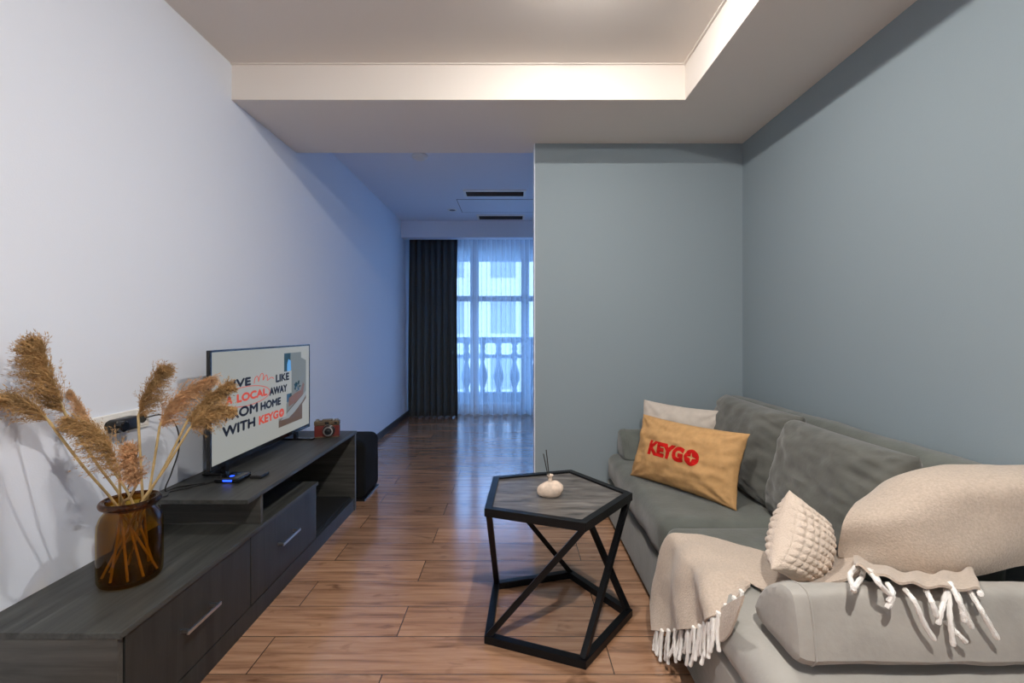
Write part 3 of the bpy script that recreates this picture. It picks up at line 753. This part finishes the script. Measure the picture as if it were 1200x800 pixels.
b = ring(0, .03, TR, .03); bf = b.build('bottom_frame', M['blackmetal'], table)
bv = bf.modifiers.new('b', 'BEVEL'); bv.width = .0018; bv.segments = 2
b = MB(); b.prism([(p.x,p.y) for p in pent(TR-.034)], TH-.024, TH-.008); b.build('tabletop', M['tabletop'], table)
Pm = pent(TR-.022)
for k in range(5):
    j = (k+1) % 5                                         # order C, B, A, E, D round the ring
    b = MB(); d = (Pm[j]-Pm[k]).normalized()
    b.bar(Pm[k]+Vector((0,0,TH-.03))+d*.004, Pm[(k-1) % 5]+Vector((0,0,.028)) if False else Pm[j]+Vector((0,0,TH-.03)), .02) if False else b.bar(Pm[k]+Vector((0,0,TH-.03)), Pm[(k-1) % 5]+Vector((0,0,.026)), .022)
    b.build('strut', M['blackmetal'], table)

# reed diffuser
DP = Vector((.152, 1.92, TH-.008))
t = thing('diffuser', 'pebble-shaped beige stone scent diffuser on the pentagon table', 'diffuser', DP)
bm = bmesh.new(); bmesh.ops.create_uvsphere(bm, u_segments=40, v_segments=24, radius=1)
for v in bm.verts:
    c = v.co.copy(); zz = max(c.z, -.82)
    r_ = Vector((c.x*.055, c.y*.030, (zz+.82)*.036+.0))
    r_.z += c.x*.006*(1 if zz > -.6 else 0)
    v.co = r_*(1+.03*noise.noise(c*2)) + DP
link('pebble_body', bm, M['stone'], t, True)
b = MB(); b.lathe([(.013,.058),(.009,.066),(.008,.076),(.010,.084),(.014,.089),(.013,.091),(.007,.088),(.006,.07)], DP, 24); b.build('neck', M['stone'], t, True)
for dx, dy in ((-.028,.0),(-.017,-.004)):
    b = MB(); b.tube([DP+Vector((.002,0,.03)), DP+Vector((dx,dy,.195 if dx > -.02 else .178))], .0021, 8); b.build('scent_stick', M['black'], t)

# =================================================================================
# SOFA
# =================================================================================
SY_0, SY_1 = 1.05, 2.985
sofa = thing('sofa', 'grey-green suede sofa along the right wall with wedge armrests', 'sofa', (1.05,2.0,0))
link('base', round_box(.605, 1.48, SY_0, SY_1, .012, .252, .02, .05, .0, .002, 4, 1), M['sofa_graded'], sofa, True)
link('seat', round_box(.60, 1.40, 1.868, SY_1-.01, .248, .425, .055, .025, .006, .006, 5, 2), M['sofa'], sofa, True)
sb = round_box(.60, 1.40, SY_0+.005, 1.864, .248, .422, .055, .025, .006, .006, 5, 6)
for v in sb.verts:                                        # pressed down under the armrest
    if v.co.z > .30:
        k = max(0, min(1, (1.345-v.co.y)/.06)); v.co.z -= .034*k*k*(3-2*k)*min(1, (v.co.z-.30)/.08)
link('seat', sb, M['sofa_graded'], sofa, True)
link('backrest', round_box(1.335, 1.485, 1.36, SY_1, .25, .792, .06, .03, .004, .006, 4, 9), M['sofa'], sofa, True)
def wedge(mirror, y0):
    """bolster arm: wedge profile swept along X, rounded cap at the front"""
    prof = [(0,.012),(.008,.07),(.022,.135),(.036,.155),(.062,.156),(.10,.142),(.145,.112),(.185,.068),(.215,.018),(.214,.004),(.19,-.012),(.10,-.014),(.03,-.012),(.010,-.002)]
    n = len(prof); P = [Vector((y, z, 0)) for y, z in prof]+[Vector((prof[0][0],prof[0][1],0))]
    loop = [cr(P, i/72) for i in range(72)]
    c = Vector((.11,.065,0)); bm = bmesh.new(); rings = []
    xs = [(.66,.55),(.662,.8),(.668,.91),(.68,.97),(.70,1.0)]+[(.70+.78*i/26,1.0) for i in range(1,27)]
    for x, s in xs:
        r_ = []
        for q in loop:
            p = c+(q-c)*s
            y = y0+p.x if not mirror else y0-p.x
            w = Vector((x, y, .424+p.y)); w += Vector((0,1,1))*.0035*noise.fractal(Vector((x*7,p.x*9,p.y*9+(5 if mirror else 0))),1,2,3)
            r_.append(bm.verts.new(w))
        rings.append(r_)
    for a, d in zip(rings, rings[1:]):
        for k in range(72): bm.faces.new((a[k],a[(k+1)%72],d[(k+1)%72],d[k]))
    bm.faces.new(rings[0]); bm.faces.new(rings[-1][::-1])
    bmesh.ops.recalc_face_normals(bm, faces=bm.faces[:])
    seam = [v.co.copy() for v in rings[4]]
    return bm, seam
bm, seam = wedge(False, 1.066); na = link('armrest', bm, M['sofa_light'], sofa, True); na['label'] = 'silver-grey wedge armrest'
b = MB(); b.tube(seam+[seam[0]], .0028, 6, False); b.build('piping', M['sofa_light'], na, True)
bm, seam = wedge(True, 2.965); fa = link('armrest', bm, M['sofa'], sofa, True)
b = MB(); b.tube(seam+[seam[0]], .0028, 6, False); b.build('piping', M['sofa'], fa, True)
for k, (x, y) in enumerate(((.68,1.12),(.68,2.9),(1.42,1.12),(1.42,2.9))):
    b = MB(); b.lathe([(.02,0),(.025,.016)], (x,y,0), 16); b.build('foot', M['black'], sofa)

# loose back cushions
def crease(sd):                                          # soft sagging folds across the cushion face
    def f(u, v):
        k = noise.noise(Vector((u*1.3+sd, v*5.5+u*1.2, sd)))
        return -.012*max(0, k)**.8 + .004*noise.noise(Vector((u*5, v*9+u*3, sd)))
    return f
tl = math.radians(14)
pb = Pillow((1.185, 2.325, .625), (0,-1,0), (math.sin(tl),0,math.cos(tl)), .72, .43, .22, .02, 4.5, .5, .006, 7, 4, 64, crease(4))
tag(pb.build('back_cushion', M['cushion']), 'olive-grey sofa back cushion farther along, beside the mustard pillow', 'cushion', 'sofa back cushions')
pb = Pillow((1.175, 1.70, .615), (0,-1,0), (math.sin(tl),0,math.cos(tl)), .62, .42, .22, .02, 4.5, .5, .006, 7, 12, 64, crease(12))
tag(pb.build('back_cushion', M['cushion']), 'olive-grey sofa back cushion nearer, partly under the beige throw', 'cushion', 'sofa back cushions')

# mustard pillow with the printed word
a_, c_ = Vector((.62,2.475,0)), Vector((.945,1.99,0))
rt = (c_-a_).normalized(); bk = Vector((rt.y*-1, rt.x, 0)); bk = -bk if bk.x < 0 else bk
up = (Vector((0,0,1))+bk*.33).normalized()
mp = Pillow((a_+c_)/2+Vector((.055,.03,.585)), rt, up, .60, .335, .15, .07, 2.4, .5, .008, 8, 5, 56)
ob = mp.build('printed_pillow', M['orange']); tag(ob, 'mustard lumbar pillow with red printed word at the sofa far end', 'pillow')
def on_pillow(bm, name, m, off):
    for v in bm.verts: v.co = mp.pt(v.co.x, v.co.y, 1, off)
    return link(name, bm, m, ob)
FN = .03
def fine(bm, L=FN):
    for _ in range(6):
        es = [e for e in bm.edges if e.calc_length() > L]
        if not es: break
        bmesh.ops.subdivide_edges(bm, edges=es, cuts=1); bmesh.ops.triangulate(bm, faces=bm.faces[:])
    return bm
bm = text_bm('KEYG', 1, .068); fit(bm, -.60, .17, -.22, .25); on_pillow(fine(bm), 'print', M['red'], .0012)
bm = disc(.312,.012,.126,.242); bmesh.ops.triangulate(bm, faces=bm.faces[:]); on_pillow(fine(bm), 'print', M['red'], .0012)
bm = star(.312,.012,.076,.15); bmesh.ops.triangulate(bm, faces=bm.faces[:]); on_pillow(fine(bm), 'print_star', M['orange'], .0022)

wp = Pillow((.925, 2.60, .585), (.80,-.52,-.06), Vector((0,0,1))+Vector((.52,.80,0))*.28, .44, .40, .13, .05, 2.4, .5, .007, 8, 21, 44)
tag(wp.build('pillow', M['cream']), 'plain cream pillow tucked behind the mustard one', 'pillow')

# knitted cushion
def waffle(u, v): return .0075*abs(math.sin(u*PI*5.5))**.7*abs(math.sin(v*PI*5.5))**.7
kr, ku = Vector((.86,.50,0)).normalized(), (Vector((0,0,1))+Vector((-.5,.86,0))*.10).normalized(); ca, sa = math.cos(math.radians(33)), math.sin(math.radians(33))
kp = Pillow((.862, 1.385, .565), kr*ca-ku*sa, kr*sa+ku*ca, .225, .235, .15, .07, 2.1, .55, .003, 8, 2, 110, waffle)
tag(kp.build('knitted_cushion', M['knit']), 'small ivory waffle-knit cushion beside the near armrest', 'cushion')

# =================================================================================
# BEIGE THROW
# =================================================================================
th = thing('throw_blanket', 'beige wool throw with white tassels draped over the sofa', 'blanket', (.9,1.45,.44))
bm = bmesh.new()
# front drape: rows run from beside the knitted cushion to the hem
rows = [
 [PZ(925,655,.455), PZ(925,664,.455), PZ(925,673,.455), PZ(925,682,.455), PZ(925,690,.455)],
 [PZ(872,640,.445), PZ(885,652,.448), PZ(893,664,.448), PZ(900,676,.447), PZ(905,690,.445)],
 [PZ(832,629,.440), PZ(848,645,.445), PZ(862,660,.445), PZ(876,674,.443), PZ(892,690,.44)],
 [Vector((.655,1.735,.438)), Vector((.66,1.66,.44)), Vector((.665,1.55,.44)), Vector((.685,1.45,.439)), Vector((.72,1.395,.436))],
 [Vector((.600,1.775,.415)), Vector((.603,1.68,.418)), Vector((.606,1.56,.42)), Vector((.625,1.43,.432)), Vector((.710,1.385,.436))],
 [Vector((.580,1.80,.34)), Vector((.583,1.68,.36)), Vector((.586,1.54,.385)), Vector((.603,1.41,.422)), Vector((.700,1.378,.437))],
 [Vector((.562,1.81,.22)), Vector((.570,1.66,.28)), Vector((.580,1.50,.345)), Vector((.592,1.38,.408)), Vector((.692,1.372,.437))],
 [Vector((.545,1.80,.13)), Vector((.562,1.62,.225)), Vector((.577,1.46,.315)), Vector((.588,1.35,.398)), Vector((.685,1.365,.438))],
 [Vector((.532,1.73,.075)), Vector((.556,1.57,.18)), Vector((.574,1.42,.29)), Vector((.584,1.325,.385)), Vector((.678,1.358,.438))],
]
hem = patch(bm, rows, 56, 60, .006, 6, 3, .007, lambda u, v: .022*max(0,u-.25)*math.sin(v*PI*6+u*1.5)*(1-v**4))[-1]
# folded-under corner below the fringe
patch(bm, [[PXp(846,712,.600), PXp(860,704,.604), PXp(873,698,.612)], [PXp(838,730,.592), PXp(852,726,.594), PXp(866,716,.600)], [PXp(833,746,.589), PXp(846,752,.588), PXp(856,742,.592)]], 12, 12, .003, 12, 4, .006)
# band behind the knitted cushion, up to the mound
rows = [
 [PY(912,655,1.535), PY(915,668,1.47), PY(915,690,1.34)],
 [PY(935,659,1.50), PY(938,670,1.42), PY(940,690,1.30)],
 [PY(960,655,1.47), PY(962,668,1.38), PY(965,687,1.27)],
 [PY(985,643,1.43), PY(988,656,1.36), PY(988,680,1.24)],
 [PY(1005,635,1.40), PY(1008,652,1.33), PY(1010,672,1.21)],
]
patch(bm, rows, 24, 24, .006, 9, 5, .007)
# mound over the near cushion and the backrest end
rows = [
 [PY(984,652,1.38), PY(1020,660,1.30), PY(1080,674,1.25), PY(1140,673,1.235), PY(1200,663,1.22), PY(1255,655,1.22)],
 [PY(984,638,1.38), PY(1022,640,1.30), PY(1080,648,1.24), PY(1140,648,1.215), PY(1200,640,1.205), PY(1258,632,1.20)],
 [PY(989,615,1.36), PY(1028,608,1.29), PY(1080,606,1.24), PY(1140,604,1.23), PY(1200,602,1.21), PY(1258,600,1.20)],
 [PY(999,598,1.37), PY(1034,584,1.33), PY(1080,572,1.28), PY(1140,568,1.25), PY(1195,566,1.225), PY(1245,564,1.22)],
 [PY(1010,588,1.42), PY(1038,566,1.39), PY(1078,551,1.36), PY(1128,546,1.34), PY(1178,546,1.31), PY(1230,547,1.27)],
 [PY(1026,592,1.52), PY(1050,568,1.49), PY(1085,553,1.46), PY(1126,547.5,1.43), PY(1165,549,1.40), PY(1212,551,1.32)],
]
patch(bm, rows, 44, 56, .011, 4, 8, .009)
# turned-under hem lying on the armrest
rows = [
 [PY(1000,652,1.30), PY(1050,668,1.26), PY(1100,672,1.24), PY(1140,664,1.235)],
 [PY(1000,656,1.24), PY(1050,669,1.18), PY(1098,673,1.17), PY(1142,672,1.17)],
 [PY(1001,661,1.17), PY(1048,675,1.11), PY(1096,679,1.10), PY(1147,682,1.10)],
 [PY(1003,662,1.11), PY(1047,680,1.07), PY(1095,688,1.062), PY(1149,691,1.062)],
]
hem2 = patch(bm, rows, 20, 40, .003, 12, 2, .006, lambda u, v: .004*math.sin(v*PI*9))[-1]
bmesh.ops.recalc_face_normals(bm, faces=bm.faces[:])
link('cloth', bm, M['throw'], th, True)
def tassel(pts, r=.0042):
    P = [Vector(p) for p in pts]; b = MB(); n = 14
    b.tube([cr(P, i/n)+Vector((0,0,0)) for i in range(n+1)], [r*(.95+.12*math.sin(i*2.1)) for i in range(n+1)], 7)
    b.build('tassel', M['tassel'], th, True)
R = random.Random(5)
nt_ = 15
for k in range(nt_):                                      # fringe along the front hem
    u = (k+.5)/nt_; p = hem[int(u*60)]
    for s in (-1, 1):
        ln = R.uniform(.085,.115)*(1 if u < .8 else .8)
        q = p+Vector((-.006, s*R.uniform(.004,.013)+R.uniform(-.006,.006), -ln*.55)); e = p+Vector((-.010+R.uniform(-.01,.004), s*R.uniform(.006,.02)+R.uniform(-.015,.012), -ln))
        q.z = max(q.z, .008); e.z = max(e.z, .006)
        tassel([p+Vector((0,s*.003,.004)), q, e], .0062)
TA = [[(1003,664),(996,674),(1000,688),(1001,692)], [(1018,668),(1028,681),(1038,692),(1046,700),(1039,712)], [(1012,668),(1010,676),(1004,684),(999,692)], [(1060,690),(1072,705),(1082,728),(1095,749)],
      [(1085,691),(1092,705),(1098,722)], [(1110,690),(1104,712),(1099,731)], [(1112,690),(1113,722),(1117,756)], [(1108,728),(1122,742),(1132,752)],
      [(1113,682),(1124,704),(1139,735)], [(1120,690),(1127,712),(1130,728)], [(1136,692),(1150,715),(1169,748)], [(1148,692),(1149,696)], [(1018,668),(1025,672),(1030,682)], [(1040,684),(1046,694),(1041,705)]]
for pl in TA:
    tassel([PY(x, y, (1.075-.028*i) if i < 2 else 1.045) if y > 680 else PY(x, y, 1.13) for i, (x, y) in enumerate(pl)], .0060)

# =================================================================================
# LAMPS OF THE ROOM, DAYLIGHT, CAMERA
# =================================================================================
def ceiling_lamp(x, y, r, power, col, label):
    t = thing('ceiling_lamp', label, 'ceiling light', (x,y,TRAY), 'round lamps in the ceiling tray')
    b = MB(); b.lathe([(.060,0),(.060,-.020),(.052,-.026),(r,-.026),(r*.9,-.020),(0,-.020)], (x,y,TRAY), 40); b.build('housing', M['white'], t, True)
    am = math.radians(52); zc = TRAY-.026+r*math.cos(am)/math.sin(am)*1.0; rs = r/math.sin(am)
    b = MB(); b.lathe([(0,-rs)]+[(rs*math.sin(a), -rs*math.cos(a)) for a in [am*k/8 for k in range(1,9)]], (x,y,zc), 32)
    area = 2*PI*rs*rs*(1-math.cos(am))
    b.build('bulb', emission('lamp_glow', col, power/(PI*area)), t, True)
ceiling_lamp(.30, 1.74, .026, 29, (1,.94,.88), 'small round lamp in the tray ceiling over the table')
ceiling_lamp(.25, -.1, .026, 80, (1,.94,.88), 'small round lamp in the tray ceiling above the viewer')

w = bpy.data.worlds.new('sky'); SC.world = w; w.use_nodes = True
bg = w.node_tree.nodes['Background']; bg.inputs[0].default_value = (.245,.50,1,1); bg.inputs[1].default_value = 7.3
pl = bpy.data.lights.new('daylight_portal', 'AREA'); pl.shape = 'RECTANGLE'; pl.size = 3.4; pl.size_y = 2.4; pl.cycles.is_portal = True
po = bpy.data.objects.new('daylight_portal', pl); COL.objects.link(po); po.location = (.68, YW+.13, 1.25); po.rotation_euler = (-PI/2,0,0)

cd = bpy.data.cameras.new('camera'); cd.sensor_width = 36; cd.lens = F/1200*36; cd.shift_x = -(CX-600)/1200; cd.shift_y = -(400-CY)/1200
cd.clip_start = .02
co = bpy.data.objects.new('camera', cd); COL.objects.link(co); co.location = (0,0,H); co.rotation_euler = (PI/2,0,0)
SC.camera = co
vs = SC.view_settings; SC.display_settings.display_device = 'sRGB'
vs.view_transform = 'Standard'; vs.look = 'None'; vs.gamma = 1; vs.use_curve_mapping = False; vs.exposure = 0
cy = SC.cycles; cy.max_bounces = 14; cy.diffuse_bounces = 8; cy.transparent_max_bounces = 24; cy.use_denoising = True; cy.sample_clamp_indirect = 6
